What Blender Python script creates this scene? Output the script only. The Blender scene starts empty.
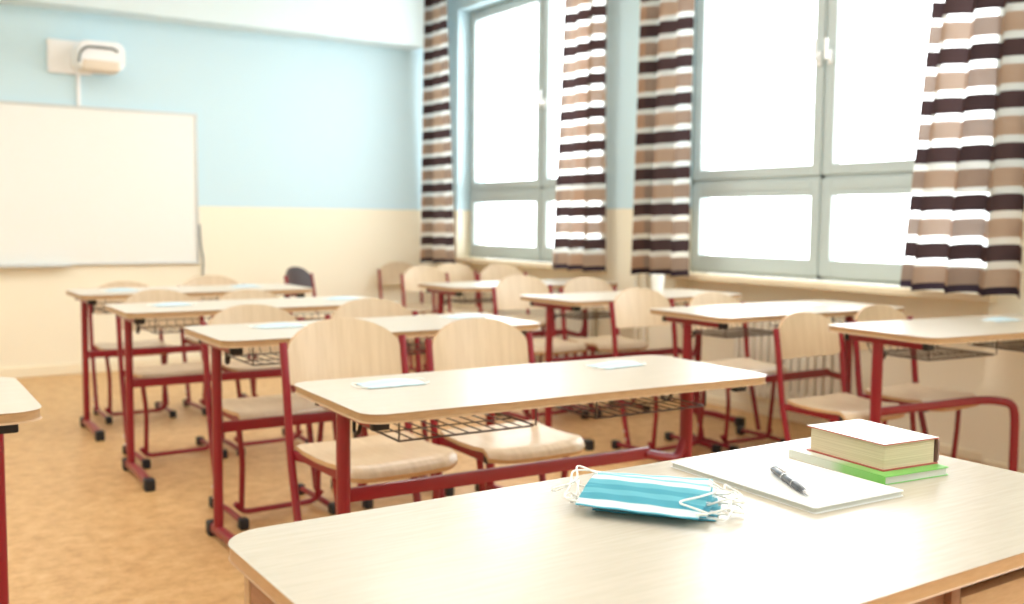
import bpy, bmesh, math, random
from mathutils import Vector, Matrix, Euler

random.seed(7)
PI = math.pi
scene = bpy.context.scene
COL = scene.collection

# ------------------------------------------------------------------ room numbers (metres)
XW = 4.50          # inner face of the window wall
YB = 7.97          # back wall
XL = -3.3          # left wall
YR = -2.6          # rear wall
ZC = 3.25          # ceiling
PAINT = 1.262      # height where blue paint starts
YS = 7.72          # face of the boxed beam along the top of the back wall

# ------------------------------------------------------------------ helpers
def srgb(r, g, b):
    def f(c):
        c /= 255.0
        return c / 12.92 if c <= 0.04045 else ((c + 0.055) / 1.055) ** 2.4
    return (f(r), f(g), f(b), 1.0)

def link(o, parent=None):
    COL.objects.link(o)
    if parent is not None:
        o.parent = parent
    return o

def obj(name, bm, mats, parent=None, smooth=True, loc=None, rotz=None):
    me = bpy.data.meshes.new(name)
    bmesh.ops.recalc_face_normals(bm, faces=bm.faces[:])
    bm.to_mesh(me)
    bm.free()
    if not isinstance(mats, (list, tuple)):
        mats = [mats]
    for m in mats:
        me.materials.append(m)
    if smooth:
        me.polygons.foreach_set('use_smooth', [True] * len(me.polygons))
        me.set_sharp_from_angle(angle=math.radians(38))
    o = bpy.data.objects.new(name, me)
    if loc is not None:
        o.location = loc
    if rotz is not None:
        o.rotation_euler = (0, 0, rotz)
    return link(o, parent)

def tag(o, label=None, cat=None, group=None, kind=None):
    if label: o['label'] = label
    if cat: o['category'] = cat
    if group: o['group'] = group
    if kind: o['kind'] = kind
    return o

def thing(name, label, cat, loc=(0, 0, 0), rotz=0.0, group=None):
    o = bpy.data.objects.new(name, None)
    o.empty_display_size = 0.1
    o.location = loc
    o.rotation_euler = (0, 0, rotz)
    link(o)
    return tag(o, label, cat, group)

def dup(root, loc, rotz, label, group=None, scale=None):
    def rec(o, parent):
        c = o.copy()
        COL.objects.link(c)
        c.parent = parent
        for ch in list(KIDS.get(o.name, [])):
            rec(ch, c)
        return c
    KIDS = {}
    for o in COL.objects:
        if o.parent is not None:
            KIDS.setdefault(o.parent.name, []).append(o)
    r = rec(root, None)
    r.location = loc
    r.rotation_euler = (0, 0, rotz)
    if scale: r.scale = scale
    r['label'] = label
    if group: r['group'] = group
    return r

def add_box(bm, x0, x1, y0, y1, z0, z1, mi=0, mat=None, bevel=0.0, seg=2):
    t = bmesh.new()
    bmesh.ops.create_cube(t, size=1.0)
    for v in t.verts:
        v.co = Vector((x0 + (v.co.x + .5) * (x1 - x0), y0 + (v.co.y + .5) * (y1 - y0), z0 + (v.co.z + .5) * (z1 - z0)))
    if bevel > 0:
        bmesh.ops.bevel(t, geom=t.edges[:], offset=bevel, segments=seg, profile=0.6, affect='EDGES')
    merge(bm, t, mi, mat)

def merge(bm, t, mi=None, mat=None):
    if mat is not None:
        bmesh.ops.transform(t, matrix=mat, verts=t.verts[:])
    vs = {}
    for v in t.verts:
        vs[v] = bm.verts.new(v.co)
    for f in t.faces:
        try:
            nf = bm.faces.new([vs[v] for v in f.verts])
            nf.material_index = f.material_index if mi is None else mi
        except ValueError:
            pass
    t.free()

def fillet(pts, r, n=6):
    pts = [Vector(p) for p in pts]
    if r <= 0 or len(pts) < 3:
        return pts
    out = [pts[0]]
    for i in range(1, len(pts) - 1):
        a, b, c = pts[i - 1], pts[i], pts[i + 1]
        la, lc = (a - b).length, (c - b).length
        d = min(r, la * .48, lc * .48)
        p0 = b + (a - b) / la * d
        p1 = b + (c - b) / lc * d
        for k in range(n + 1):
            t = k / n
            out.append(p0 * (1 - t) ** 2 + b * 2 * t * (1 - t) + p1 * t * t)
    out.append(pts[-1])
    return out

def add_sweep(bm, pts, prof, mi=0, up=None, scales=None):
    """sweep closed 2-D profile along pts (parallel transport frames)"""
    pts = [Vector(p) for p in pts]
    n = len(pts)
    tang = []
    for i in range(n):
        a = pts[max(0, i - 1)]
        b = pts[min(n - 1, i + 1)]
        tang.append((b - a).normalized())
    u = Vector(up) if up is not None else (Vector((0, 0, 1)) if abs(tang[0].z) < .9 else Vector((0, 1, 0)))
    rings = []
    for i in range(n):
        t = tang[i]
        u = (u - t * u.dot(t))
        if u.length < 1e-6:
            u = t.orthogonal()
        u.normalize()
        w = t.cross(u)
        s = scales[i] if scales else 1.0
        rings.append([bm.verts.new(pts[i] + w * px * s + u * py * s) for px, py in prof])
    m = len(prof)
    for i in range(n - 1):
        for k in range(m):
            f = bm.faces.new((rings[i][k], rings[i][(k + 1) % m], rings[i + 1][(k + 1) % m], rings[i + 1][k]))
            f.material_index = mi
    f = bm.faces.new(rings[0][::-1]); f.material_index = mi
    f = bm.faces.new(rings[-1]); f.material_index = mi

def circ(r, n=12, ry=None):
    ry = ry or r
    return [(r * math.cos(2 * PI * k / n), ry * math.sin(2 * PI * k / n)) for k in range(n)]

def rrect(w, h, r, n=3):
    out = []
    for cx, cy, a0 in ((w / 2 - r, h / 2 - r, 0), (-w / 2 + r, h / 2 - r, 90), (-w / 2 + r, -h / 2 + r, 180), (w / 2 - r, -h / 2 + r, 270)):
        for k in range(n + 1):
            a = math.radians(a0 + 90 * k / n)
            out.append((cx + r * math.cos(a), cy + r * math.sin(a)))
    return out

def add_tube(bm, pts, r, n=12, fil=0.0, mi=0, scales=None):
    add_sweep(bm, fillet(pts, fil) if fil else pts, circ(r, n), mi, scales=scales)

def add_slab(bm, outline, z0, z1, mi_top=0, mi_side=1, edge=0.003):
    """rounded horizontal board from a 2-D outline with softened rims"""
    c = Vector((sum(p[0] for p in outline) / len(outline), sum(p[1] for p in outline) / len(outline)))
    def ring(off, z):
        out = []
        m = len(outline)
        for i, p in enumerate(outline):
            a = Vector(outline[i - 1]); b = Vector(outline[(i + 1) % m])
            t = (b - a).normalized()
            nrm = Vector((t.y, -t.x))
            q = Vector(p) - nrm * off
            out.append(bm.verts.new((q.x, q.y, z)))
        return out
    rings = [ring(edge, z0), ring(0, z0 + edge), ring(0, z1 - edge), ring(edge * .3, z1 - edge * .3), ring(edge, z1)]
    m = len(outline)
    for j in range(len(rings) - 1):
        for k in range(m):
            f = bm.faces.new((rings[j][k], rings[j][(k + 1) % m], rings[j + 1][(k + 1) % m], rings[j + 1][k]))
            f.material_index = mi_side
    f = bm.faces.new(rings[0][::-1]); f.material_index = mi_side
    f = bm.faces.new(rings[-1]); f.material_index = mi_top

def add_cyl(bm, p0, p1, r0, r1=None, n=16, mi=0):
    add_sweep(bm, [p0, p1], circ(1.0, n), mi, scales=[r0, r1 if r1 is not None else r0])

# ------------------------------------------------------------------ materials
def mat(name):
    m = bpy.data.materials.new(name)
    m.use_nodes = True
    nt = m.node_tree
    return m, nt, nt.nodes['Principled BSDF']

def plain(name, col, rough=.5, metal=0.0, spec=.5, coat=0.0, bump=0.0, bscale=200.0):
    m, nt, b = mat(name)
    b.inputs['Base Color'].default_value = col
    b.inputs['Roughness'].default_value = rough
    b.inputs['Metallic'].default_value = metal
    b.inputs['Specular IOR Level'].default_value = spec
    b.inputs['Coat Weight'].default_value = coat
    if bump:
        n = nt.nodes.new('ShaderNodeTexNoise'); n.inputs['Scale'].default_value = bscale
        tc = nt.nodes.new('ShaderNodeTexCoord')
        nt.links.new(tc.outputs['Object'], n.inputs['Vector'])
        bp = nt.nodes.new('ShaderNodeBump'); bp.inputs['Strength'].default_value = bump; bp.inputs['Distance'].default_value = .002
        nt.links.new(n.outputs['Fac'], bp.inputs['Height'])
        nt.links.new(bp.outputs['Normal'], b.inputs['Normal'])
    return m

def ramp(nt, stops):
    r = nt.nodes.new('ShaderNodeValToRGB')
    el = r.color_ramp.elements
    while len(el) < len(stops):
        el.new(.5)
    for e, (p, c) in zip(el, stops):
        e.position = p; e.color = c
    return r

def wood(name, ca, cb, scale=(1, 1, 1), rough=.35, coat=0.0, detail=4, nscale=6.0):
    m, nt, b = mat(name)
    tc = nt.nodes.new('ShaderNodeTexCoord')
    mp = nt.nodes.new('ShaderNodeMapping'); mp.inputs['Scale'].default_value = scale
    n = nt.nodes.new('ShaderNodeTexNoise'); n.inputs['Scale'].default_value = nscale; n.inputs['Detail'].default_value = detail
    n.inputs['Roughness'].default_value = .6
    nt.links.new(tc.outputs['Object'], mp.inputs['Vector'])
    nt.links.new(mp.outputs['Vector'], n.inputs['Vector'])
    r = ramp(nt, [(.3, ca), (.7, cb)])
    nt.links.new(n.outputs['Fac'], r.inputs['Fac'])
    nt.links.new(r.outputs['Color'], b.inputs['Base Color'])
    b.inputs['Roughness'].default_value = rough
    b.inputs['Coat Weight'].default_value = coat
    return m

def two_tone(name, low, high, level):
    """painted wall: washable cream below, blue above, with faint plaster unevenness"""
    m, nt, b = mat(name)
    tc = nt.nodes.new('ShaderNodeTexCoord')
    sp = nt.nodes.new('ShaderNodeSeparateXYZ')
    nt.links.new(tc.outputs['Object'], sp.inputs['Vector'])
    gt = nt.nodes.new('ShaderNodeMath'); gt.operation = 'GREATER_THAN'; gt.inputs[1].default_value = level
    nt.links.new(sp.outputs['Z'], gt.inputs[0])
    mx = nt.nodes.new('ShaderNodeMix'); mx.data_type = 'RGBA'
    mx.inputs['A'].default_value = low; mx.inputs['B'].default_value = high
    nt.links.new(gt.outputs[0], mx.inputs['Factor'])
    nt.links.new(mx.outputs['Result'], b.inputs['Base Color'])
    n = nt.nodes.new('ShaderNodeTexNoise'); n.inputs['Scale'].default_value = 60; n.inputs['Detail'].default_value = 5
    nt.links.new(tc.outputs['Object'], n.inputs['Vector'])
    bp = nt.nodes.new('ShaderNodeBump'); bp.inputs['Strength'].default_value = .06; bp.inputs['Distance'].default_value = .004
    nt.links.new(n.outputs['Fac'], bp.inputs['Height'])
    nt.links.new(bp.outputs['Normal'], b.inputs['Normal'])
    b.inputs['Roughness'].default_value = .55
    return m

CREAM = srgb(246, 238, 216)
BLUE = srgb(203, 230, 240)
M = {}
M['wall'] = two_tone('wall_paint', CREAM, BLUE, PAINT)
M['white_paint'] = plain('white_paint', srgb(240, 240, 236), .6)
M['beam'] = plain('beam_paint', srgb(224, 240, 245), .6)
M['skirting'] = plain('skirting_paint', srgb(243, 232, 205), .5)
M['sill'] = plain('sill_laminate', srgb(232, 215, 185), .35)
M['pvc'] = plain('window_frame_pvc', srgb(186, 198, 198), .35)
M['handle_white'] = plain('handle_white', srgb(240, 240, 238), .3)
M['radiator'] = plain('radiator_enamel', srgb(236, 230, 214), .4)
M['red'] = plain('red_enamel', srgb(138, 17, 34), .32, spec=.5, coat=.15)
M['black'] = plain('black_plastic', srgb(26, 26, 30), .5)
M['wire'] = plain('basket_wire', srgb(96, 88, 86), .35, metal=.7)
M['rivet'] = plain('rivet_steel', srgb(215, 205, 205), .3, metal=.8)
M['laminate'] = wood('desk_laminate', srgb(198, 189, 172), srgb(207, 198, 182), (1.5, 14, 1), .30, nscale=5)
M['edge'] = wood('desk_edge_band', srgb(178, 144, 106), srgb(194, 160, 120), (6, 6, 40), .4)
M['ply'] = wood('chair_plywood', srgb(204, 181, 148), srgb(219, 198, 168), (16, 3, 1.2), .32, nscale=3)
M['ply_edge'] = wood('chair_plywood_edge', srgb(192, 152, 108), srgb(214, 178, 134), (4, 4, 60), .45)
M['dark_ply'] = plain('dark_brown_backrest', srgb(62, 50, 50), .45)
M['teacher_top'] = wood('teacher_laminate', srgb(190, 182, 165), srgb(199, 191, 175), (2.2, 26, 1), .27, nscale=5)
M['teacher_body'] = wood('teacher_panel', srgb(146, 96, 68), srgb(172, 120, 88), (2, 2, 26), .4, nscale=4)
M['teacher_edge'] = wood('teacher_edge_band', srgb(192, 152, 112), srgb(206, 168, 128), (5, 5, 30), .4)
M['gap'] = plain('drawer_gap', srgb(70, 48, 44), .8)
M['board'] = plain('whiteboard_enamel', srgb(240, 242, 238), .25)
M['alu'] = plain('brushed_aluminium', srgb(205, 208, 206), .4, metal=.3)
M['device'] = plain('device_plastic', srgb(246, 247, 248), .4)
M['device_grey'] = plain('device_bracket_grey', srgb(120, 128, 128), .4)
M['device_beige'] = plain('device_beige_underside', srgb(226, 212, 192), .5)
M['paper'] = plain('paper_white', srgb(222, 224, 222), .6)
M['paper_edge'] = plain('paper_edge_grey', srgb(206, 206, 196), .8)
M['green'] = plain('book_cover_green', srgb(122, 206, 88), .4)
M['cover_white'] = plain('book_cover_white', srgb(236, 232, 226), .35)
M['cover_red'] = plain('book_cover_rim_red', srgb(176, 92, 76), .5)
M['spine_dark'] = plain('book_spine_brown', srgb(138, 106, 96), .5)
M['pen'] = plain('pen_dark_grey', srgb(58, 66, 76), .3, coat=.3)
M['pen_metal'] = plain('pen_metal', srgb(200, 202, 205), .2, metal=.9)
M['elastic'] = plain('ear_loop_white', srgb(244, 244, 240), .8)
M['cup'] = plain('cup_white', srgb(244, 243, 238), .35)

def floor_mat():
    m, nt, b = mat('cork_linoleum')
    tc = nt.nodes.new('ShaderNodeTexCoord')
    n = nt.nodes.new('ShaderNodeTexNoise'); n.inputs['Scale'].default_value = 14; n.inputs['Detail'].default_value = 8; n.inputs['Roughness'].default_value = .7
    nt.links.new(tc.outputs['Object'], n.inputs['Vector'])
    r = ramp(nt, [(.32, srgb(184, 138, 86)), (.52, srgb(208, 165, 110)), (.72, srgb(222, 186, 134))])
    nt.links.new(n.outputs['Fac'], r.inputs['Fac'])
    nt.links.new(r.outputs['Color'], b.inputs['Base Color'])
    b.inputs['Roughness'].default_value = .42
    return m
M['floor'] = floor_mat()

def page_mat():
    m, nt, b = mat('page_block')
    tc = nt.nodes.new('ShaderNodeTexCoord')
    mp = nt.nodes.new('ShaderNodeMapping'); mp.inputs['Scale'].default_value = (6, 6, 900)
    n = nt.nodes.new('ShaderNodeTexNoise'); n.inputs['Scale'].default_value = 1.0
    nt.links.new(tc.outputs['Object'], mp.inputs['Vector']); nt.links.new(mp.outputs['Vector'], n.inputs['Vector'])
    r = ramp(nt, [(.3, srgb(198, 184, 150)), (.7, srgb(220, 208, 178))])
    nt.links.new(n.outputs['Fac'], r.inputs['Fac']); nt.links.new(r.outputs['Color'], b.inputs['Base Color'])
    b.inputs['Roughness'].default_value = .85
    return m
M['pages'] = page_mat()

def glass_mat():
    m = bpy.data.materials.new('window_glass'); m.use_nodes = True
    nt = m.node_tree; nt.nodes.clear()
    out = nt.nodes.new('ShaderNodeOutputMaterial')
    tr = nt.nodes.new('ShaderNodeBsdfTransparent'); tr.inputs['Color'].default_value = (.97, .98, .98, 1)
    gl = nt.nodes.new('ShaderNodeBsdfGlossy'); gl.inputs['Roughness'].default_value = .02
    lw = nt.nodes.new('ShaderNodeLayerWeight'); lw.inputs['Blend'].default_value = .5
    pw = nt.nodes.new('ShaderNodeMath'); pw.operation = 'POWER'; pw.inputs[1].default_value = 5.0
    fr = nt.nodes.new('ShaderNodeMath'); fr.operation = 'MULTIPLY_ADD'; fr.inputs[1].default_value = .9; fr.inputs[2].default_value = .03
    nt.links.new(lw.outputs['Facing'], pw.inputs[0]); nt.links.new(pw.outputs[0], fr.inputs[0])
    mx = nt.nodes.new('ShaderNodeMixShader')
    nt.links.new(fr.outputs[0], mx.inputs[0]); nt.links.new(tr.outputs[0], mx.inputs[1]); nt.links.new(gl.outputs[0], mx.inputs[2])
    nt.links.new(mx.outputs[0], out.inputs['Surface'])
    return m
M['glass'] = glass_mat()

def curtain_mat():
    """woven bands: dark brown / sheer white / tan / sheer white, crossed by lengthwise stripes that also paint in backlight and fold shade; UV is in metres"""
    m = bpy.data.materials.new('striped_curtain_cloth'); m.use_nodes = True
    nt = m.node_tree; nt.nodes.clear()
    N = nt.nodes.new; L = nt.links.new
    out = N('ShaderNodeOutputMaterial')
    uv = N('ShaderNodeUVMap'); uv.uv_map = 'UVMap'
    sp = N('ShaderNodeSeparateXYZ'); L(uv.outputs[0], sp.inputs[0])
    dv = N('ShaderNodeMath'); dv.operation = 'DIVIDE'; dv.inputs[1].default_value = .228
    sh = N('ShaderNodeMath'); sh.operation = 'ADD'; sh.inputs[1].default_value = .076; L(sp.outputs['Y'], sh.inputs[0]); L(sh.outputs[0], dv.inputs[0])
    fr = N('ShaderNodeMath'); fr.operation = 'FRACT'; L(dv.outputs[0], fr.inputs[0])
    dark, tan, sheer = srgb(78, 62, 62), srgb(172, 148, 128), srgb(240, 238, 230)
    cr = ramp(nt, [(0.0, dark), (.33, sheer), (.475, tan), (.845, sheer)])
    cr.color_ramp.interpolation = 'CONSTANT'
    L(fr.outputs[0], cr.inputs['Fac'])
    # lengthwise stripes: plaid tint, with backlight and fold shade put into the colour
    du = N('ShaderNodeMath'); du.operation = 'DIVIDE'; du.inputs[1].default_value = .30; L(sp.outputs['X'], du.inputs[0])
    fu = N('ShaderNodeMath'); fu.operation = 'FRACT'; L(du.outputs[0], fu.inputs[0])
    su = ramp(nt, [(0.0, (1, 1, 1, 1)), (.30, (1.0, .82, .70, 1)), (.46, (.60, .60, .64, 1)), (.80, (.86, .80, .76, 1))])
    su.color_ramp.interpolation = 'CONSTANT'
    L(fu.outputs[0], su.inputs['Fac'])
    mul = N('ShaderNodeMix'); mul.data_type = 'RGBA'; mul.blend_type = 'MULTIPLY'
    isband = ramp(nt, [(0.0, (.6, .6, .6, 1)), (.33, (.06, .06, .06, 1)), (.475, (.75, .75, .75, 1)), (.845, (.06, .06, .06, 1))])
    isband.color_ramp.interpolation = 'CONSTANT'
    L(fr.outputs[0], isband.inputs['Fac'])
    L(isband.outputs['Color'], mul.inputs['Factor']); L(cr.outputs['Color'], mul.inputs['A']); L(su.outputs['Color'], mul.inputs['B'])
    # hem
    hem = N('ShaderNodeMath'); hem.operation = 'LESS_THAN'; hem.inputs[1].default_value = .035; L(sp.outputs['Y'], hem.inputs[0])
    mh = N('ShaderNodeMix'); mh.data_type = 'RGBA'; mh.inputs['B'].default_value = srgb(58, 48, 56)
    L(hem.outputs[0], mh.inputs['Factor']); L(mul.outputs['Result'], mh.inputs['A'])
    df = N('ShaderNodeBsdfDiffuse'); L(mh.outputs['Result'], df.inputs['Color'])
    tl = N('ShaderNodeBsdfTranslucent'); L(mh.outputs['Result'], tl.inputs['Color'])
    mx = N('ShaderNodeMixShader')
    fac = ramp(nt, [(0.0, (.30, .30, .30, 1)), (.33, (.6, .6, .6, 1)), (.475, (.30, .30, .30, 1)), (.845, (.6, .6, .6, 1))])
    fac.color_ramp.interpolation = 'CONSTANT'
    L(fr.outputs[0], fac.inputs['Fac'])
    L(fac.outputs['Color'], mx.inputs[0]); L(df.outputs[0], mx.inputs[1]); L(tl.outputs[0], mx.inputs[2])
    # the sheer bands are an open weave one can partly look through
    tp = N('ShaderNodeBsdfTransparent')
    opn = ramp(nt, [(0.0, (0, 0, 0, 1)), (.33, (.42, .42, .42, 1)), (.475, (.015, .015, .015, 1)), (.845, (.42, .42, .42, 1))])
    opn.color_ramp.interpolation = 'CONSTANT'
    L(fr.outputs[0], opn.inputs['Fac'])
    nh = N('ShaderNodeMath'); nh.operation = 'SUBTRACT'; nh.inputs[0].default_value = 1.0; L(hem.outputs[0], nh.inputs[1])
    om = N('ShaderNodeMath'); om.operation = 'MULTIPLY'; L(opn.outputs['Color'], om.inputs[0]); L(nh.outputs[0], om.inputs[1])
    m2 = N('ShaderNodeMixShader')
    L(om.outputs[0], m2.inputs[0]); L(mx.outputs[0], m2.inputs[1]); L(tp.outputs[0], m2.inputs[2])
    L(m2.outputs[0], out.inputs['Surface'])
    return m
M['curtain'] = curtain_mat()

def mask_mat():
    m, nt, b = mat('surgical_mask_fabric')
    tc = nt.nodes.new('ShaderNodeTexCoord')
    sp = nt.nodes.new('ShaderNodeSeparateXYZ'); nt.links.new(tc.outputs['Object'], sp.inputs[0])
    ab = nt.nodes.new('ShaderNodeMath'); ab.operation = 'ADD'; ab.inputs[1].default_value = .05
    nt.links.new(sp.outputs['Y'], ab.inputs[0])
    sc = nt.nodes.new('ShaderNodeMath'); sc.operation = 'MULTIPLY'; sc.inputs[1].default_value = 10.0
    nt.links.new(ab.outputs[0], sc.inputs[0])
    W, B1, B2 = srgb(212, 228, 232), srgb(70, 156, 178), srgb(98, 178, 196)
    r = ramp(nt, [(0.0, srgb(80, 165, 190)), (.055, W), (.20, B1), (.36, B2), (.50, B1), (.64, B2), (.78, W), (.90, srgb(130, 196, 210)), (.95, W)])
    r.color_ramp.interpolation = 'CONSTANT'
    nt.links.new(sc.outputs[0], r.inputs['Fac'])
    nt.links.new(r.outputs['Color'], b.inputs['Base Color'])
    b.inputs['Roughness'].default_value = .75
    return m
M['mask'] = mask_mat()
def pale_mask_mat():
    m, nt, b = mat('mask_white_lining')
    tc = nt.nodes.new('ShaderNodeTexCoord')
    sp = nt.nodes.new('ShaderNodeSeparateXYZ'); nt.links.new(tc.outputs['Object'], sp.inputs[0])
    ab = nt.nodes.new('ShaderNodeMath'); ab.operation = 'MULTIPLY_ADD'; ab.inputs[1].default_value = 10.0; ab.inputs[2].default_value = .5
    nt.links.new(sp.outputs['Y'], ab.inputs[0])
    r = ramp(nt, [(0.0, srgb(140, 182, 198)), (.1, srgb(206, 220, 226)), (.3, srgb(180, 208, 220)), (.6, srgb(200, 218, 226)), (.9, srgb(158, 196, 210))])
    nt.links.new(ab.outputs[0], r.inputs['Fac']); nt.links.new(r.outputs['Color'], b.inputs['Base Color'])
    b.inputs['Roughness'].default_value = .75
    return m
M['mask_pale'] = pale_mask_mat()

# ------------------------------------------------------------------ the room shell
def struct(name, bm, m, smooth=False, parent=None, label=None):
    o = obj(name, bm, m, parent, smooth)
    if parent is None: o['kind'] = 'structure'
    if label: tag(o, label)
    return o

b = bmesh.new(); add_box(b, XL - .2, XW + .3, YR - .2, YB + .2, -.1, 0)
tag(struct('floor', b, M['floor']), 'mottled orange-tan cork linoleum floor of the classroom', 'floor')
b = bmesh.new(); add_box(b, XL - .2, XW + .3, YR - .2, YB + .2, ZC, ZC + .1)
tag(struct('ceiling', b, M['white_paint']), 'white ceiling above the classroom', 'ceiling')
b = bmesh.new(); add_box(b, XL - .2, XW + .3, YB, YB + .2, 0, ZC)
tag(struct('wall_back', b, M['wall']), 'far wall painted pale blue over cream behind the whiteboard', 'wall')
b = bmesh.new(); add_box(b, XL - .2, XL, YR, YB, 0, ZC)
tag(struct('wall_left', b, M['wall']), 'side wall opposite the windows painted blue over cream', 'wall')
b = bmesh.new(); add_box(b, XL - .2, XW + .3, YR - .2, YR, 0, ZC)
tag(struct('wall_front', b, M['wall']), 'wall behind the teacher desk painted blue over cream', 'wall')
b = bmesh.new(); add_box(b, XL, 4.17, YS, YB, 2.655, ZC)
tag(struct('trim_1', b, M['beam']), 'boxed pale blue beam along the top of the far wall', 'beam')

# window wall with niches: bays (y0, y1) open from floor to head
BAYS_USED = [(5.66, 7.70), (2.70, 4.87), (-1.75, .42)]
HEAD = 3.0
SILL = .845
b = bmesh.new()
ys = [YB] + [v for bay in BAYS_USED for v in (bay[1], bay[0])] + [YR]
for i in range(0, len(ys), 2):
    add_box(b, XW, XW + .3, ys[i + 1], ys[i], 0, ZC)
for y0, y1 in BAYS_USED:
    add_box(b, XW, XW + .3, y0, y1, HEAD, ZC)
    add_box(b, XW + .13, XW + .3, y0, y1, 0, SILL - .03)
tag(struct('wall_right', b, M['wall']), 'window wall with deep bays painted blue over cream', 'wall')

for nm, box, lab in (('baseboard_back', (XL, XW, YB - .015, YB, 0, .075), 'cream skirting board along the far wall'),
                     ('baseboard_left', (XL, XL + .015, YR, YB - .015, 0, .075), 'cream skirting board along the side wall')):
    b = bmesh.new(); add_box(b, *box, bevel=.004)
    tag(struct(nm, b, M['skirting']), lab, 'skirting board')
b = bmesh.new()
for i in range(0, len(ys), 2):
    add_box(b, XW - .015, XW, ys[i + 1] + .001, ys[i] - .02, 0, .05, bevel=.004)
for y0, y1 in BAYS_USED:
    add_box(b, XW + .115, XW + .13, y0, y1, 0, .05, bevel=.004)
tag(struct('baseboard_right', b, M['skirting']), 'cream skirting board along the window wall and its niches', 'skirting board')

# windows
def ring_frame(bm, x0, x1, y0, y1, z0, z1, w, wb=None, bevel=.006):
    wb = wb or w
    add_box(bm, x0, x1, y0, y0 + w, z0, z1, bevel=bevel)
    add_box(bm, x0, x1, y1 - w, y1, z0, z1, bevel=bevel)
    add_box(bm, x0, x1, y0 + w, y1 - w, z0, z0 + wb, bevel=bevel)
    add_box(bm, x0, x1, y0 + w, y1 - w, z1 - w, z1, bevel=bevel)

XF = XW + .13
for i, (y0, y1) in enumerate(BAYS_USED):
    b = bmesh.new()
    ring_frame(b, XF, XF + .07, y0, y1, SILL, HEAD, .035)
    ym = (y0 + y1) / 2 + (-.105 if i == 0 else .02)
    add_box(b, XF, XF + .07, ym - .02, ym + .02, SILL, HEAD, bevel=.004)
    add_box(b, XF, XF + .07, y0, y1, 1.42, 1.45, bevel=.004)
    win = struct('window_%d' % (i + 1), b, M['pvc'])
    lab = ['far window with light grey plastic frame nearest the whiteboard wall',
           'wide window with light grey frame beside the long desks',
           'window beside the teacher desk outside the view'][i]
    tag(win, lab, 'window')
    for sy0, sy1 in ((y0 + .03, ym - .012), (ym + .012, y1 - .03)):
        for sz0, sz1, up in ((SILL + .02, 1.425, 0), (1.445, HEAD - .03, 1)):
            s = bmesh.new()
            wd = .062
            wh = .062 if up else .098
            ring_frame(s, XF - .015, XF + .05, sy0, sy1, sz0, sz1, wd, wh)
            if not up:
                add_box(s, XF - .015, XF + .05, sy0 + wd, sy1 - wd, sz1 - wh, sz1 - wd, bevel=.004)
            sash = obj('sash', s, M['pvc'], win, False)
            g = bmesh.new()
            add_box(g, XF + .015, XF + .021, sy0 + wd - .004, sy1 - wd + .004, sz0 + wh - .004, sz1 - wh + .004)
            obj('pane', g, M['glass'], sash, False)
            if up:
                hy = sy1 - .026 if sy1 < ym else sy0 + .026
                h = bmesh.new()
                add_box(h, XF - .027, XF - .015, hy - .013, hy + .013, 2.06, 2.14, bevel=.004)
                add_tube(h, [(XF - .02, hy, 2.10), (XF - .055, hy, 2.10), (XF - .06, hy, 2.09), (XF - .06, hy, 2.20)], .0095, 10, fil=.012)
                obj('handle', h, M['handle_white'], sash)
    b = bmesh.new()
    add_box(b, XW - .055, XF + .0, y0 - .04 if i else y0 - .08, min(y1 + .04, YB - .05), SILL - .04, SILL, bevel=.008, seg=3)
    sl = struct('trim_%d' % (i + 2), b, M['sill'], True)
    tag(sl, ['cream window sill board under the far window', 'cream window sill board under the wide window', 'cream window sill board beside the teacher desk'][i], 'window sill')

# radiators in the niches
def radiator_mesh(w, h):
    b = bmesh.new()
    n = int(w / .058)
    for k in range(n):
        y = -w / 2 + (k + .5) * w / n
        add_box(b, -.032, .032, y - .019, y + .019, 0, h, bevel=.010, seg=2)
    add_box(b, -.022, .022, -w / 2 + .01, w / 2 - .01, .03, .07, bevel=.01)
    add_box(b, -.022, .022, -w / 2 + .01, w / 2 - .01, h - .07, h - .03, bevel=.01)
    return b
for (yc, w, lab) in ((3.97, .82, 'cream ribbed radiator in the niche below the wide window'),
                     (6.5, 1.4, 'cream ribbed radiator in the niche below the far window')):
    t = thing('radiator', lab, 'radiator', (XW + .065, yc, .12), 0, 'radiators in the window niches')
    obj('radiator_body', radiator_mesh(w, .52), M['radiator'], t)
    p = bmesh.new()
    add_tube(p, [(0, -w / 2 + .03, .49), (0, -w / 2 - .07, .49), (0, -w / 2 - .07, -.12)], .012, 10, fil=.04)
    obj('supply_pipe', p, M['radiator'], t)
    v = bmesh.new(); add_cyl(v, (0, -w / 2 - .03, .49), (-.0, -w / 2 - .10, .49), .022, .018, 14)
    obj('valve', v, M['handle_white'], t)
for yy, lab in ((5.22, 'thin cream heating pipe on the pier, farther of the pair'), (5.13, 'thin cream heating pipe on the pier, nearer of the pair')):
    b = bmesh.new(); add_tube(b, [(XW - .03, yy, 0), (XW - .03, yy, 1.0), (XW - .03, yy, ZC)], .012, 10)
    tag(obj('heating_pipe', b, M['radiator']), lab, 'pipe', 'heating pipes between the windows')

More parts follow.
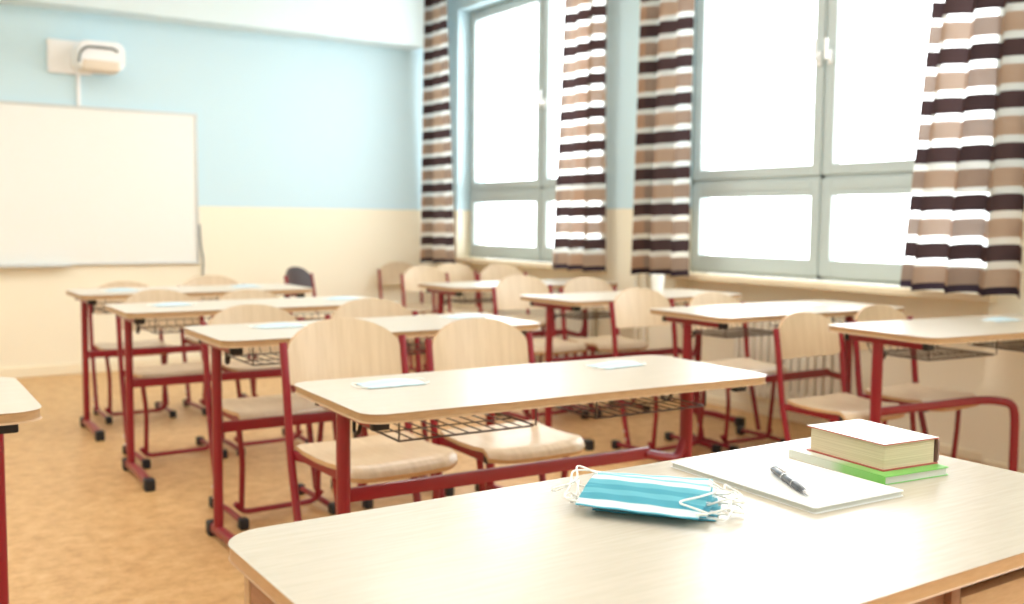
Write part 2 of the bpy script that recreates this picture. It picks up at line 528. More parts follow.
# ------------------------------------------------------------------ curtains
def curtain(label, z0, z1, yl, yr, xoff, folds, amp, u0=0.0, phase=0.0, seed=1, depth=0.0):
    """yl(t), yr(t): far and near edge in y for t = 0 (hem) .. 1 (top)"""
    rnd = random.Random(seed)
    ph2 = rnd.random() * 6
    bm = bmesh.new()
    uvl = bm.loops.layers.uv.new('UVMap')
    nu, nv = int(folds * 18), 60
    rows, uvs = [], {}
    for j in range(nv + 1):
        t = j / nv
        z = z0 + (z1 - z0) * t
        a, c = yl(t), yr(t)
        row = []
        for i in range(nu + 1):
            s = i / nu
            am = amp * (1.0 - .25 * t) * (1 + .35 * math.sin(3.1 * s + ph2))
            w = 2 * PI * folds * s + phase + .35 * math.sin(2.2 * t + 5 * s + ph2)
            x = xoff + am * math.sin(w) + depth * s
            y = a + (c - a) * (s + .018 * math.sin(2 * w) + .012 * math.sin(4 * t + 9 * s))
            v = bm.verts.new((x, y, z + .006 * math.sin(w + 1.0)))
            row.append(v)
            uvs[v] = (u0 + s * folds * .17, z - z0)
        rows.append(row)
    for j in range(nv):
        for i in range(nu):
            f = bm.faces.new((rows[j][i], rows[j][i + 1], rows[j + 1][i + 1], rows[j + 1][i]))
            for l in f.loops:
                l[uvl].uv = uvs[l.vert]
    o = obj('curtain', bm, M['curtain'])
    return tag(o, label, 'curtain', 'striped curtains hanging at the windows')

lin = lambda a, b: (lambda t: a + (b - a) * t)
CX = 4.335
curtain('brown and white striped curtain in the corner by the whiteboard wall', .80, ZC - .03, lin(7.95, 7.86), lin(7.33, 7.50), CX - .09, 3, .042, 0, .5, 3)
curtain('striped curtain on the near side of the far window', .82, ZC - .03, lin(6.08, 5.92), lin(5.48, 5.48), CX, 3, .062, .1, 1.0, 5)
curtain('striped curtain on the far side of the wide window beside the pier', .83, ZC - .03, lin(5.10, 5.06), lin(4.60, 4.58), CX, 3, .058, .03, 2.0, 8)
curtain('broad flared striped curtain at the near end of the wide window', .85, ZC - .03, lin(3.10, 2.85), lin(2.45, 2.42), CX, 3.5, .082, .16, .2, 11)

# ------------------------------------------------------------------ whiteboard, wall projector, trunking
t = thing('whiteboard', 'large blank whiteboard with thin grey frame on the far wall', 'whiteboard', (1.29, YB, .81), 0)
b = bmesh.new(); add_box(b, -.985, .985, -.022, -.001, .015, 1.155); obj('writing_surface', b, M['board'], t)
b = bmesh.new()
for (x0, x1, z0, z1) in ((-1.0, 1.0, 0, .018), (-1.0, 1.0, 1.152, 1.17), (-1.0, -.982, .018, 1.152), (.982, 1.0, .018, 1.152)):
    add_box(b, x0, x1, -.03, 0, z0, z1, bevel=.003)
obj('board_frame', b, M['alu'], t)
b = bmesh.new()
add_box(b, -.55, .05, -.09, -.028, -.008, .0, bevel=.002); add_box(b, -.55, .05, -.092, -.086, -.008, .012, bevel=.002)
obj('pen_tray', b, M['alu'], t)
b = bmesh.new(); add_tube(b, [(2.30, YB - .012, 1.12), (2.305, YB - .014, .95), (2.325, YB - .02, .84), (2.31, YB - .014, .62)], .007, 8, fil=.08)
tag(obj('cord', b, M['device_grey']), 'thin grey cord hanging beside the right edge of the whiteboard', 'cord')

t = thing('wall_projector', 'white wall-mounted projector unit high above the whiteboard', 'projector', (1.225, YB, 2.2), 0)
b = bmesh.new(); add_box(b, 0, .30, -.045, 0, .005, .245, bevel=.012, seg=3); obj('mounting_plate', b, M['device'], t)
b = bmesh.new()
prof = []
for k in range(25):
    a = PI * k / 24
    prof.append((.315 + .155 * math.cos(a), .10 + .125 * math.sin(a)))
prof = [(.47, .03)] + prof + [(.16, .03)]
def add_xz_prism(bm, outline, y0, y1, mi=0):
    v0 = [bm.verts.new((x, y0, z)) for x, z in outline]; v1 = [bm.verts.new((x, y1, z)) for x, z in outline]
    n = len(outline)
    for k in range(n):
        f = bm.faces.new((v0[k], v0[(k + 1) % n], v1[(k + 1) % n], v1[k])); f.material_index = mi
    bm.faces.new(v0).material_index = mi; bm.faces.new(v1[::-1]).material_index = mi
prof = []
for (cx, cz, a0) in ((.425, .165, 0), (.215, .165, 90), (.205, .075, 180), (.425, .075, 270)):
    for k in range(9):
        a = math.radians(a0 + 90 * k / 8)
        prof.append((cx + .055 * math.cos(a), cz + .055 * math.sin(a)))
tb = bmesh.new(); add_xz_prism(tb, prof, -.28, -.03)
bmesh.ops.bevel(tb, geom=[e for e in tb.edges if abs(e.verts[0].co.y - e.verts[1].co.y) < 1e-5], offset=.02, segments=3, profile=.6, affect='EDGES')
merge(b, tb); obj('projector_body', b, M['device'], t)
b = bmesh.new()
add_tube(b, [(.165, -.285, .06), (.175, -.29, .135), (.22, -.292, .175), (.40, -.292, .175), (.43, -.288, .155)], .009, 8, fil=.03)
obj('front_bracket', b, M['device_grey'], t)
b = bmesh.new(); add_box(b, .19, .44, -.295, -.10, .012, .085, bevel=.015, seg=3); obj('lens_housing', b, M['device_beige'], t)
b = bmesh.new(); add_box(b, 1.42, 1.445, YB - .02, YB, 1.982, 2.205, bevel=.003)
tag(obj('cable_duct', b, M['device']), 'short white cable duct between the projector and the whiteboard', 'cable duct')

# ------------------------------------------------------------------ student desks
DL, DW, DH = 1.28, .53, .76
def desk_parts(t, bar_z=.412, custom_bar=None):
    b = bmesh.new()
    add_slab(b, rrect(DL, DW, .055, 8)[::-1], DH - .024, DH, 0, 1, .004)
    obj('tabletop', b, [M['laminate'], M['edge']], t)
    px = DL / 2 - .062
    for s in (-1, 1):
        x = s * px
        b = bmesh.new(); add_box(b, x - .02, x + .02, -.19, .17, DH - .054, DH - .0245, bevel=.006); rail = obj('side_rail', b, M['red'], t)
        for ye in (-.20, .17):
            c = bmesh.new(); add_box(c, x - .022, x + .022, ye, ye + .022, DH - .056, DH - .0245, bevel=.005)
            tag(obj('end_cap', c, M['black'], rail), 'black plastic end cap')
        # post: slightly flattened round tube
        b = bmesh.new()
        add_sweep(b, [(x, .04, .045), (x, .04, DH - .05)], circ(.0175, 14, .024), up=(0, 1, 0))
        if s == 1 and custom_bar is None:
            # bent gusset tube that runs from the flat bar into the post
            add_sweep(b, fillet([(x - .17, .04, bar_z), (x - .10, .04, bar_z - .02), (x - .03, .04, bar_z - .035), (x - .004, .04, bar_z + .035)], .06), circ(.016, 12))
        obj('post', b, M['red'], t)
        b = bmesh.new()
        add_sweep(b, [(x, -.30, .032), (x, -.12, .040), (x, .11, .032)], rrect(.034, .036, .010), up=(0, 0, 1))
        foot = obj('foot', b, M['red'], t)
        for ye, sg in ((-.325, 1), (.095, 1)):
            c = bmesh.new(); add_box(c, x - .022, x + .022, ye - .01, ye + .04, 0.0, .054, bevel=.010, seg=3)
            tag(obj('end_cap', c, M['black'], foot), 'black plastic foot cap')
        b = bmesh.new()
        hx = x - s * .055
        add_tube(b, [(hx, .10, DH - .05), (hx, .10, .660), (hx - .008, .082, .640), (hx - .008, .052, .640), (hx - .008, .040, .668)], .0055, 8, fil=.014)
        add_box(b, min(hx, x) - .004, max(hx, x) + .004, .094, .106, DH - .056, DH - .045)
        tag(obj('bag_hook', b, M['black'], t), 'small black bag hook')
    b = bmesh.new()
    if custom_bar is None:
        add_box(b, -px, px - .15, .030, .050, bar_z - .02, bar_z + .02, bevel=.006)
    else:
        add_sweep(b, fillet(custom_bar, .06), rrect(.028, .034, .009), up=(0, 0, 1))
    obj('crossbar', b, M['red'], t)
    for x0, x1 in ((-.50, -.10), (.10, .50)):
        b = bmesh.new()
        y0, y1, zb, zt = -.13, .14, .655, DH - .027
        rim = [(x0, y0, zb), (x1, y0, zb), (x1, y1, zb), (x0, y1, zb), (x0, y0, zb)]
        add_tube(b, fillet(rim, .02, 4), .0030, 7)
        n = 10
        for k in range(1, n):
            x = x0 + (x1 - x0) * k / n
            add_tube(b, [(x, y0, zb), (x, y1, zb), (x, y1 + .02, zb + .03)], .0020, 6)
        add_tube(b, [(x0, 0, zb - .003), (x1, 0, zb - .003)], .0020, 6)
        add_tube(b, [(x0, y1 + .02, zb + .03), (x1, y1 + .02, zb + .03)], .0024, 6)
        for x in (x0, x1):
            add_tube(b, [(x, y0, zt), (x, y0, zb)], .0026, 7)
            add_tube(b, [(x, y1 + .02, zt), (x, y1 + .02, zb + .03), (x, y1, zb)], .0026, 7)
            add_tube(b, [(x, y0, zt - .005), (x, y1 + .02, zt - .005)], .0024, 6)
        tag(obj('wire_basket', b, M['wire'], t), 'grey wire book basket')

DG = 'red framed double school desks'
desk0 = thing('school_desk', 'red framed double school desk directly behind the teacher desk', 'desk', (1.612, 2.285, 0), math.radians(-2.0), DG)
desk_parts(desk0, .478)
desk0.scale = (1.0, 1.0, .947)
desks = {'L1': desk0}
proto = thing('school_desk', 'double desk second from the teacher desk in the whiteboard-side column', 'desk', (1.655, 3.50, 0), math.radians(-.6), DG)
desk_parts(proto)
def place_desk(key, x, y, rz, label, sx=1.0):
    desks[key] = dup(proto, (x, y, 0), math.radians(rz), label, DG, (sx, 1, 1))
place_desk('L3', 1.61, 4.66, -.6, 'double desk third from the teacher desk in the whiteboard-side column')
place_desk('L4', 1.63, 5.79, -.4, 'double desk closest to the whiteboard, last of its column')
place_desk('R2', 3.735, 3.30, -1.0, 'double desk by the radiator, second from the front in the window column', .965)
place_desk('R3', 3.67, 4.31, 1.0, 'double desk with a white cup on it in the window column', .965)
place_desk('R4', 3.68, 5.47, 0, 'double desk farthest away in the window column, under the far window')
place_desk('LL', -.315, 2.525, -.5, 'desk cut off by the photo\'s left edge, only its rounded corner showing')
r1 = thing('school_desk', 'double desk nearest the camera in the window column, behind the thick book', 'desk', (3.885, 2.345, 0), math.radians(-4.5), DG)
desk_parts(r1, custom_bar=[(-.578, .04, .435), (.02, .04, .435), (.10, .012, .435), (.150, -.045, .425), (.155, -.052, .36), (.157, -.055, .0)])

# ------------------------------------------------------------------ chairs
def seat_bm():
    b = bmesh.new()
    # side profile (y, z) of the moulded seat, front is -y
    pr = [(.185, .452), (.12, .444), (.03, .440), (-.06, .442), (-.125, .447), (-.165, .445), (-.188, .434), (-.198, .418)]
    nx = 16
    hw = .20
    top, bot = [], []
    for i, (y, z) in enumerate(pr):
        fr = i / (len(pr) - 1)
        rt, rb = [], []
        for k in range(nx + 1):
            u = -1 + 2 * k / nx
            w = hw
            yy = y
            # rounded plan corners
            if i >= 5: yy += .035 * max(0, abs(u) - .72) / .28 * (abs(u)) * 1.2
            if i == 0: yy -= .02 * max(0, abs(u) - .75) / .25
            zz = z + .006 * u * u
            x = u * w * (1 - .03 * fr)
            rt.append(b.verts.new((x, yy, zz)))
            rb.append(b.verts.new((x, yy + (.006 if i > 5 else 0), zz - .014)))
        top.append(rt); bot.append(rb)
    n = len(pr)
    for i in range(n - 1):
        for k in range(nx):
            b.faces.new((top[i][k], top[i][k + 1], top[i + 1][k + 1], top[i + 1][k]))
            b.faces.new((bot[i][k], bot[i + 1][k], bot[i + 1][k + 1], bot[i][k + 1]))
    def side(a, c, A, B):
        f = b.faces.new((a, c, B, A)); f.material_index = 1
    for k in range(nx):
        side(top[0][k], top[0][k + 1], bot[0][k], bot[0][k + 1])
        side(top[-1][k + 1], top[-1][k], bot[-1][k + 1], bot[-1][k])
    for i in range(n - 1):
        side(top[i + 1][0], top[i][0], bot[i + 1][0], bot[i][0])
        side(top[i][-1], top[i + 1][-1], bot[i][-1], bot[i + 1][-1])
    return b

def back_bm():
    b = bmesh.new()
    hw, z0, z1 = .203, .632, .838
    # outline columns: z bottom/top for u in -1..1
    nx, nz = 36, 12
    F, B = [], []
    for k in range(nx + 1):
        u = math.sin(-PI / 2 + PI * k / nx)
        x = u * hw
        au = abs(u)
        ztop = z0 + .103 + (z1 - z0 - .103) * (max(0.0, 1 - au ** 2.2)) ** .55
        zbot = z0 + .022 * (1 - max(0.0, 1 - au ** 8) ** .5) 
        fr, bk = [], []
        for j in range(nz + 1):
            z = zbot + (ztop - zbot) * j / nz
            lean = .205 + (z - .63) * .17
            y = lean + .030 * (1 - u * u)          # hollow towards the sitter
            fr.append(b.verts.new((x, y, z)))
            bk.append(b.verts.new((x, y + .011, z)))
        F.append(fr); B.append(bk)
    for k in range(nx):
        for j in range(nz):
            b.faces.new((F[k][j], F[k + 1][j], F[k + 1][j + 1], F[k][j + 1]))
            b.faces.new((B[k + 1][j], B[k][j], B[k][j + 1], B[k + 1][j + 1]))
        for (p, q, r, s) in ((F[k][0], B[k][0], B[k + 1][0], F[k + 1][0]), (F[k][-1], F[k + 1][-1], B[k + 1][-1], B[k][-1])):
            f = b.faces.new((p, q, r, s)); f.material_index = 1
    for j in range(nz):
        f = b.faces.new((F[0][j], F[0][j + 1], B[0][j + 1], B[0][j])); f.material_index = 1
        f = b.faces.new((F[-1][j], B[-1][j], B[-1][j + 1], F[-1][j + 1])); f.material_index = 1
    return b

def make_chair(label, loc, rz, dark=False, group='beech school chairs with red frames', scale=1.0):
    t = thing('school_chair', label, 'chair', loc, math.radians(rz), group)
    t.scale = (scale, scale, scale)
    obj('seat', seat_bm(), [M['ply'], M['ply_edge']], t)
    bk = obj('backrest', back_bm(), [M['dark_ply'] if dark else M['ply'], M['dark_ply'] if dark else M['ply_edge']], t)
    if dark: tag(bk, 'dark brown backrest')
    for s in (-1, 1):
        x = s * .213
        b = bmesh.new()
        add_sweep(b, fillet([(x, .232, .775), (x, .205, .62), (x, .185, .44), (x, .075, .045)], .10, 8), circ(.0125, 12, .015))
        bt = obj('back_tube', b, M['red'], t)
        for yy, zz in ((.098, .115), (.086, .075)):
            rv = bmesh.new()
            add_cyl(rv, (x + s * .011, yy, zz), (x + s * .018, yy, zz), .007, .005, 10)
            tag(obj('rivet', rv, M['rivet'], bt), 'small steel rivet')
        # flat seat carrier from the back tube forwards
        b = bmesh.new()
        xs = s * .178
        add_sweep(b, [(x - s * .01, .182, .425), (xs, .13, .420), (xs, -.125, .418)], rrect(.022, .030, .006), up=(0, 0, 1))
        sr = obj('seat_rail', b, M['red'], t)
        c = bmesh.new(); add_box(c, xs - .014, xs + .014, -.145, -.115, .402, .432, bevel=.005)
        tag(obj('end_cap', c, M['black'], sr), 'black rail end cap')
        # front leg
        b = bmesh.new()
        xf = s * .150
        add_tube(b, [(xs, -.07, .405), (xf + s * .012, -.075, .26), (xf + s * .012, -.055, .055)], .0115, 12, fil=.1)
        obj('front_leg', b, M['red'], t)
        # floor runner
        b = bmesh.new()
        xr = s * .190
        add_tube(b, [(xr, -.15, .026), (xr, .0, .032), (xr, .205, .026)], .0125, 12)
        ft = obj('foot', b, M['red'], t)
        for ye in (-.165, .19):
            c = bmesh.new(); add_box(c, xr - .018, xr + .018, ye - .012, ye + .032, 0, .044, bevel=.009, seg=3)
            tag(obj('end_cap', c, M['black'], ft), 'black foot cap')
    b = bmesh.new()
    add_tube(b, [(-.185, -.05, .075), (-.150, -.045, .034), (0, -.045, .034), (.150, -.045, .034), (.185, -.05, .075)], .0115, 12, fil=.05)
    obj('crossbar', b, M['red'], t)
    return t

CG = 'beech school chairs with red frames'
chair0 = make_chair('beech chair behind the nearest double desk, the one closer to the whiteboard side', (1.345, 2.78, 0), 2)
CH = [
 (1.85, 2.78, -1, .975, 'beech chair behind the nearest double desk with its seat under a wire basket'),
 (1.375, 3.775, 1, .967, 'chair behind the second whiteboard-side desk, in line with the nearest chair'),
 (1.90, 3.775, -2, .975, 'chair behind the second whiteboard-side desk, at its window end'),
 (1.29, 4.918, 2, .96, 'chair pushed under the third whiteboard-side desk at its outer corner'),
 (1.745, 4.92, 0, .945, 'chair pushed under the third whiteboard-side desk at its middle'),
 (1.36, 6.06, 0, .935, 'chair mostly hidden behind the desk closest to the whiteboard, lower backrest'),
 (1.90, 6.06, 3, .965, 'chair behind the desk closest to the whiteboard, beneath the board\'s corner'),
 (3.44, 2.665, -1, .935, 'chair with full backrest and seat showing in front of the radiator'),
 (3.91, 2.63, 0, .955, 'chair tucked under the desk behind the thick book'),
 (3.45, 3.75, 1, .98, 'chair left of the radiator desk with pale backrest showing and seat hidden'),
 (3.89, 3.68, -3, .945, 'chair tucked under the radiator desk with only its backrest rim above'),
 (3.41, 4.80, 2, 1.0, 'chair behind the cup desk, farther from the windows'),
 (3.88, 4.78, -2, .975, 'chair behind the cup desk, nearer the windows'),
 (4.12, 6.14, 0, 1.0, 'chair behind the farthest window desk, near the sill'),
 (3.76, 6.69, 3, .97, 'chair standing alone between the farthest window desk and the back wall'),
 (4.03, 7.66, 2, .955, 'chair against the back wall with red tube showing beside the curtain'),
 (4.225, 7.07, -2, .97, 'chair in the corner below the curtain, half hidden by another backrest'),
]
for x, y, rz, sc, lab in CH:
    dup(chair0, (x, y, 0), math.radians(rz), lab, CG, (sc, sc, sc))
make_chair('chair with dark brown backrest turned sideways by the back wall', (3.03, 7.2, 0), 40, True, None, .955)

# ------------------------------------------------------------------ teacher desk
TX0, TX1, TY0, TY1, TZ = .375, 1.582, .657, 1.242, .76
t = thing('teacher_desk', 'light laminate teacher desk in the foreground with brown panels', 'desk', ((TX0 + TX1) / 2, (TY0 + TY1) / 2, 0), 0)
hx, hy = (TX1 - TX0) / 2, (TY1 - TY0) / 2
b = bmesh.new(); add_slab(b, rrect(2 * hx, 2 * hy, .06, 12)[::-1], TZ - .019, TZ, 0, 1, .0015)
obj('tabletop', b, [M['teacher_top'], M['teacher_edge']], t)
b = bmesh.new(); add_box(b, -hx + .018, hx - .018, hy - .066, hy - .048, .10, TZ - .0195, bevel=.002); obj('modesty_panel', b, M['teacher_edge'], t)
for s in (-1, 1):
    b = bmesh.new()
    xa = -hx + .020 if s < 0 else hx - .052
    add_box(b, xa, xa + .018, -hy + .045, hy - .067, 0.0, TZ - .0195, bevel=.002)
    obj('side_panel', b, M['teacher_body'], t)
px0, px1 = .105, hx - .053
b = bmesh.new()
add_box(b, px0, px0 + .018, -hy + .022, hy - .087, .08, TZ - .0195, bevel=.001)
add_box(b, px1 - .018, px1, -hy + .022, hy - .087, .08, TZ - .0195, bevel=.001)
add_box(b, px0 + .018, px1 - .018, -hy + .03, hy - .09, .08, .098)
add_box(b, px0 + .018, px1 - .018, hy - .105, hy - .09, .098, TZ - .0195)
ped = obj('drawer_pedestal', b, M['teacher_body'], t)
b = bmesh.new(); add_box(b, -hx + .053, px0 - .001, -hy + .03, -hy + .048, TZ - .115, TZ - .0195, bevel=.002); obj('apron', b, M['teacher_body'], t)
for z0, z1 in ((.53, .713), (.325, .522), (.108, .317)):
    b = bmesh.new()
    add_box(b, px0 + .021, px1 - .021, -hy + .022, -hy + .040, z0, z1, bevel=.002)
    add_box(b, px0 + .03, px1 - .03, -hy + .040, hy - .15, z0 + .01, z1 - .03)
    dr = obj('drawer', b, M['teacher_edge'], t)
    b = bmesh.new()
    xm = (px0 + px1) / 2
    add_tube(b, [(xm - .06, -hy + .024, (z0 + z1) / 2), (xm - .06, -hy + .0, (z0 + z1) / 2), (xm + .06, -hy + .0, (z0 + z1) / 2), (xm + .06, -hy + .024, (z0 + z1) / 2)], .005, 8, fil=.012)
    obj('handle', b, M['alu'], dr)

# ------------------------------------------------------------------ things on the teacher desk
# exercise book (white)
nb = thing('notebook', 'blank white notebook lying under the pen on the teacher desk', 'notebook', (1.205, 1.052, TZ), math.radians(-2.2))
def add_book(bm, w, h, z0, z1, mi_top=0, mi_side=1, r=.004):
    add_slab(bm, rrect(w, h, r, 3)[::-1], z0, z1, mi_top, mi_side, .0006)
b = bmesh.new(); add_book(b, .186, .304, .0008, .0072, 1, 1); obj('page_block', b, [M['paper'], M['paper_edge']], nb)
b = bmesh.new(); add_book(b, .190, .309, 0.0, .0008, 0, 0); add_book(b, .190, .309, .0073, .0085, 0, 0)
obj('cover', b, M['paper'], nb)

gb = thing('book', 'thin green and white paperback under the thick book', 'book', (1.405, 1.045, TZ), math.radians(-5.5), 'books on the teacher desk')
b = bmesh.new(); add_book(b, .142, .205, .0012, .0118, 0, 0); obj('page_block', b, M['paper_edge'], gb)
b = bmesh.new(); add_book(b, .146, .209, 0, .0011, 0, 0)
add_book(b, .146, .209, .0119, .0132, 0, 0)
add_box(b, -.0735, -.0722, -.1045, .1045, .0, .0132)
def green_cover():
    m, nt, bs = mat('green_white_cover')
    tc = nt.nodes.new('ShaderNodeTexCoord'); sp = nt.nodes.new('ShaderNodeSeparateXYZ')
    nt.links.new(tc.outputs['Object'], sp.inputs[0])
    r = ramp(nt, [(0.0, srgb(120, 196, 92)), (.40, srgb(150, 206, 124)), (.55, srgb(214, 222, 206)), (1.0, srgb(236, 238, 230))])
    mm = nt.nodes.new('ShaderNodeMath'); mm.operation = 'MULTIPLY_ADD'; mm.inputs[1].default_value = 4.76; mm.inputs[2].default_value = .5
    nt.links.new(sp.outputs['Y'], mm.inputs[0]); nt.links.new(mm.outputs[0], r.inputs['Fac'])
    nt.links.new(r.outputs['Color'], bs.inputs['Base Color']); bs.inputs['Roughness'].default_value = .35
    return m
obj('cover', b, green_cover(), gb)

tb_ = thing('book', 'thick white hardback with cream page edges on top of the green paperback', 'book', (1.418, 1.047, TZ + .0134), math.radians(-5.5), 'books on the teacher desk')
b = bmesh.new(); add_book(b, .118, .160, .002, .041, 0, 0); obj('page_block', b, M['pages'], tb_)
b = bmesh.new()
add_slab(b, rrect(.127, .168, .002, 2)[::-1], 0, .0019, 1, 1, .0005)
add_slab(b, rrect(.127, .168, .002, 2)[::-1], .0412, .0432, 0, 1, .0006)
obj('cover', b, [M['cover_white'], M['cover_red']], tb_)
b = bmesh.new()
outl = [(.0595, 0.0008), (.0650, .006), (.0668, .0216), (.0650, .037), (.0595, .0424), (.0615, .037), (.0635, .0216), (.0615, .006)]
add_xz_prism(b, outl, -.083, .083)
tag(obj('spine', b, M['spine_dark'], tb_), 'dark brown rounded spine')

# pen
pen = thing('pen', 'dark grey ballpoint pen with clip lying on the white notebook', 'pen', (1.172, 1.006, TZ + .0087 + .0055), 0)
pen.rotation_euler = (0, 0, math.atan2(.939 - 1.078, 1.138 - 1.211))
b = bmesh.new()
add_sweep(b, [(-.072, 0, 0), (-.070, 0, 0), (-.03, 0, 0), (-.022, 0, 0), (-.021, 0, 0), (.015, 0, 0), (.035, 0, 0), (.052, 0, -.0004), (.058, 0, -.0008)],
          circ(.0055, 16), scales=[.6, .82, .86, .9, 1.0, 1.0, .95, .75, .62])
obj('barrel', b, M['pen'], pen)
b = bmesh.new(); add_sweep(b, [(.058, 0, -.0008), (.064, 0, -.0015), (.0715, 0, -.0024), (.0735, 0, -.0026)], circ(.0035, 12), scales=[1, .8, .35, .12]); obj('tip', b, M['pen_metal'], pen)
b = bmesh.new()
add_sweep(b, [(-.024, 0, 0), (-.0205, 0, 0)], circ(.0059, 16)); add_sweep(b, [(.016, 0, 0), (.019, 0, 0)], circ(.0058, 16)); obj('ring', b, M['pen_metal'], pen)
b = bmesh.new(); add_sweep(b, [(-.070, .0, .004), (-.069, .002, .0064), (-.05, .003, .0072), (-.030, .003, .006), (-.028, .003, .0056)], rrect(.004, .0012, .0005), up=(0, 0, 1)); obj('clip', b, M['pen_metal'], pen)
b = bmesh.new(); add_cyl(b, (-.072, 0, 0), (-.079, 0, 0), .0024, .0022, 12); obj('push_button', b, M['pen_metal'], pen)

# masks
def mask_bm(L=.172, W=.094, bulge=.006, seed=0, thick=.0012, curl=0.0):
    rnd = random.Random(seed)
    b = bmesh.new()
    nx, ny = 30, 44
    top, bot = [], []
    ph = rnd.random() * 6
    for j in range(ny + 1):
        v = -1 + 2 * j / ny
        rt, rb = [], []
        for i in range(nx + 1):
            u = -1 + 2 * i / nx
            x = u * L / 2 * (1 - .02 * v * v)
            y = v * W / 2
            inner = max(0, 1 - abs(v / .74) ** 6)
            pl = ((v + 1) * 2.6) % 1.0
            pleat = .0022 * pl * inner * (1 - .55 * abs(u) ** 4)
            z = .0006 + bulge * (1 - u * u) * (1 - v * v) + pleat + .0010 * math.sin(5 * u + 3 * v + ph) ** 2 + curl * max(0, abs(u) - .5) ** 2
            rt.append(b.verts.new((x, y, z + thick)))
            rb.append(b.verts.new((x, y, z)))
        top.append(rt); bot.append(rb)
    for j in range(ny):
        for i in range(nx):
            b.faces.new((top[j][i], top[j][i + 1], top[j + 1][i + 1], top[j + 1][i]))
            b.faces.new((bot[j][i + 1], bot[j][i], bot[j + 1][i], bot[j + 1][i + 1]))
    for i in range(nx):
        b.faces.new((bot[0][i], bot[0][i + 1], top[0][i + 1], top[0][i])); b.faces.new((bot[-1][i + 1], bot[-1][i], top[-1][i], top[-1][i + 1]))
    for j in range(ny):
        b.faces.new((bot[j + 1][0], bot[j][0], top[j][0], top[j + 1][0])); b.faces.new((bot[j][-1], bot[j + 1][-1], top[j + 1][-1], top[j][-1]))
    return b

def loop_bm(s, L=.172, W=.094, seed=0, reach=.03, zlow=.001, curly=1.0, r=.0016):
    rnd = random.Random(seed)
    pts = [Vector((s * (L / 2 - .006), W / 2 - .006, .003))]
    n = 7
    for k in range(1, n):
        a = k / n
        y = W / 2 - .006 - (W - .012) * a
        x = s * (L / 2 + reach * math.sin(PI * a) ** .6 * (1 + curly * rnd.uniform(-.45, .3)))
        pts.append(Vector((x, y + curly * rnd.uniform(-.016, .016), max(zlow, .003 + rnd.uniform(-.002, .006) * curly))))
    pts.append(Vector((s * (L / 2 - .006), -W / 2 + .006, .003)))
    # Catmull-Rom smoothing
    P = [pts[0]] + pts + [pts[-1]]
    out = []
    for i in range(1, len(P) - 2):
        for q in range(6):
            tt = q / 6
            p0, p1, p2, p3 = P[i - 1], P[i], P[i + 1], P[i + 2]
            out.append(.5 * ((2 * p1) + (-p0 + p2) * tt + (2 * p0 - 5 * p1 + 4 * p2 - p3) * tt ** 2 + (-p0 + 3 * p1 - 3 * p2 + p3) * tt ** 3))
    out.append(pts[-1])
    b = bmesh.new(); add_tube(b, out, r, 7)
    return b

L1TOP = DH * .947
def make_mask(label, loc, rot, seed, group, pale=False, reach=.028, curly=1.0, bulge=.006, zlow=.001, r=.0015, curl=0.0, over=False):
    t = thing('face_mask', label, 'face mask', loc, 0, group)
    t.rotation_euler = rot
    obj('mask_panel', mask_bm(seed=seed, bulge=bulge, curl=curl), M['mask_pale'] if pale else M['mask'], t)
    for s in (-1, 1):
        if over and s == 1:      # this loop has flopped back over the front of the mask
            lb = bmesh.new()
            add_tube(lb, fillet([(.080, .040, .006), (.100, .030, .005), (.082, .002, .009), (.050, -.022, .0088), (.074, -.030, .0085), (.099, -.036, .005), (.080, -.040, .005)], .012, 6), .0015, 7)
            obj('ear_loop', lb, M['elastic'], t)
            continue
        obj('ear_loop', loop_bm(s, seed=seed * 7 + s, reach=reach, curly=curly, zlow=zlow, r=r), M['elastic'], t)
    return t

PG = 'blue surgical masks piled on the teacher desk'
# pile, from the bottom up: (x, y, rotation in plan, tilt); the front edge of each lies on the one below
PILE = [
 (.938, 1.040, -50, 0.0, 'blue surgical mask at the very bottom of the pile on the teacher desk'),
 (.942, 1.048, -46, 3.0, 'blue surgical mask second from the bottom of the pile'),
 (.926, 1.042, -52, 6.0, 'blue surgical mask in the middle of the pile'),
 (.945, 1.062, -47, 10.5, 'blue surgical mask just under the top one, fanned out towards the student desks'),
 (.900, 1.026, -56, 15.0, 'topmost blue surgical mask of the pile, white pleated bands and loop across it'),
]
for i, (x, y, rz, tilt, lab) in enumerate(PILE):
    zc = .7603 + .0034 * i + .047 * math.sin(math.radians(tilt))
    make_mask(lab, (x, y, zc), Euler((math.radians(tilt), 0, math.radians(rz)), 'XYZ'), 11 + i, PG, bulge=.0015, reach=.030, curly=1.45, over=(i == 4))

SG = 'folded masks laid out on the student desks'
MK = [
 (1.205, 2.41, -3, 'pale mask on the nearest double desk, towards the whiteboard end'),
 (1.965, 2.385, 4, 'pale mask on the nearest double desk, towards the window end'),
 (1.33, 3.60, 0, 'pale mask on the second whiteboard-side desk, in front of its first chair'),
 (2.14, 3.60, 6, 'pale mask at the window end of the second whiteboard-side desk'),
 (1.23, 4.72, 2, 'pale mask on the third whiteboard-side desk at its outer end'),
 (2.08, 4.72, -4, 'pale mask on the third whiteboard-side desk at its window end'),
 (1.24, 5.80, 2, 'pale mask on the desk closest to the whiteboard, at its outer end'),
 (1.96, 5.86, 0, 'pale mask on the desk closest to the whiteboard, at its window end'),
 (4.11, 2.41, -6, 'pale blue mask on the window desk behind the thick book'),
 (3.98, 3.34, 5, 'pale mask on the desk by the radiator'),
]
for i, (x, y, rz, lab) in enumerate(MK):
    make_mask(lab, (x, y, (L1TOP if i < 2 else DH) + .0004), (0, 0, math.radians(rz)), 31 + i, SG, True, reach=.022, curly=.5, bulge=.010, zlow=.0016)

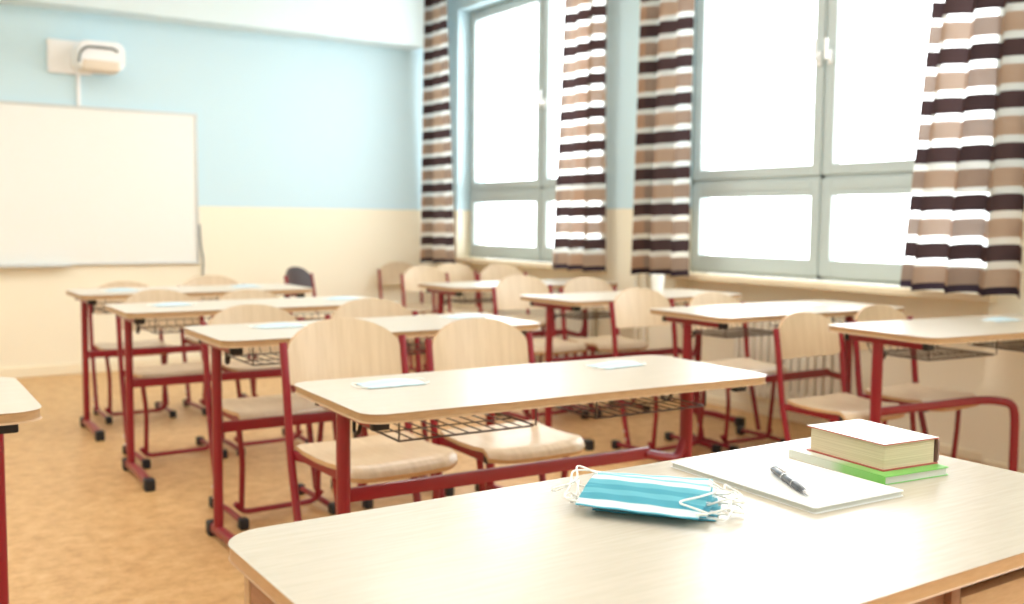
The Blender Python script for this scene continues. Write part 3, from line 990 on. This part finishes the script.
# cup on the third window desk
t = thing('cup', 'small white cup on the window desk below the striped curtain', 'cup', (4.01, 4.49, DH), 0)
b = bmesh.new()
prof = [(.0, .0), (.028, .0), (.032, .004), (.042, .095), (.0435, .098), (.041, .098), (.030, .008), (.0, .006)]
n = 28
rings = [[b.verts.new((r * math.cos(2 * PI * k / n), r * math.sin(2 * PI * k / n), z)) for k in range(n)] if r > 0 else [b.verts.new((0, 0, z))] for r, z in prof]
for a, c in zip(rings, rings[1:]):
    for k in range(n):
        if len(a) == 1: b.faces.new((a[0], c[(k + 1) % n], c[k]))
        elif len(c) == 1: b.faces.new((a[k], a[(k + 1) % n], c[0]))
        else: b.faces.new((a[k], a[(k + 1) % n], c[(k + 1) % n], c[k]))
obj('cup_body', b, M['cup'], t)

# ------------------------------------------------------------------ daylight
w = bpy.data.worlds.new('overcast_sky'); scene.world = w; w.use_nodes = True
bg = w.node_tree.nodes['Background']
bg.inputs['Color'].default_value = (.95, .98, 1.0, 1); bg.inputs['Strength'].default_value = 6.5
for i, (y0, y1) in enumerate(BAYS_USED):
    l = bpy.data.lights.new('daylight_portal', 'AREA'); l.shape = 'RECTANGLE'
    l.size = HEAD - SILL; l.size_y = y1 - y0
    l.cycles.is_portal = True
    o = bpy.data.objects.new('daylight_portal', l); COL.objects.link(o)
    o.location = (XW + .28, (y0 + y1) / 2, (SILL + HEAD) / 2); o.rotation_euler = (0, math.radians(90), 0)
# fill lights added under the ceiling (above the frame) to brighten the room
for xx in (-1.6, .6, 2.9):
    for yy in (-.8, 2.2, 5.2):
        l = bpy.data.lights.new('ceiling_fill', 'AREA'); l.shape = 'RECTANGLE'; l.size = .3; l.size_y = 1.3
        l.energy = 20; l.color = (1.0, .985, .96)
        o = bpy.data.objects.new('ceiling_fill_light', l); COL.objects.link(o)
        o.location = (xx, yy, ZC - .06)

# ------------------------------------------------------------------ camera
f_px, pitch, yaw, roll = 999.44, 7.96064656e-02, 5.84258207e-01, 9.84313573e-03
fwd = Vector((math.sin(yaw), math.cos(yaw), 0)); right = Vector((math.cos(yaw), -math.sin(yaw), 0)); up = Vector((0, 0, 1))
f2 = fwd * math.cos(pitch) - up * math.sin(pitch)
u2 = up * math.cos(pitch) + fwd * math.sin(pitch)
r3 = right * math.cos(roll) + u2 * math.sin(roll)
u3 = -right * math.sin(roll) + u2 * math.cos(roll)
cd = bpy.data.cameras.new('camera'); cam = bpy.data.objects.new('camera', cd); COL.objects.link(cam)
mtx = Matrix((r3, u3, -f2)).transposed().to_4x4()
mtx.translation = Vector((0, 0, 1.16))
cam.matrix_world = mtx
cd.sensor_width = 36.0; cd.lens = f_px / 1024 * 36.0
cd.clip_start = .02
cd.dof.use_dof = True; cd.dof.focus_distance = 1.62; cd.dof.aperture_fstop = 3.6
scene.camera = cam

scene.view_settings.view_transform = 'Standard'
scene.view_settings.look = 'None'
scene.view_settings.gamma = 1.0
scene.view_settings.use_curve_mapping = False
scene.view_settings.exposure = 0.35
scene.cycles.use_denoising = True
scene.cycles.max_bounces = 10
scene.cycles.diffuse_bounces = 6
scene.cycles.sample_clamp_indirect = 12
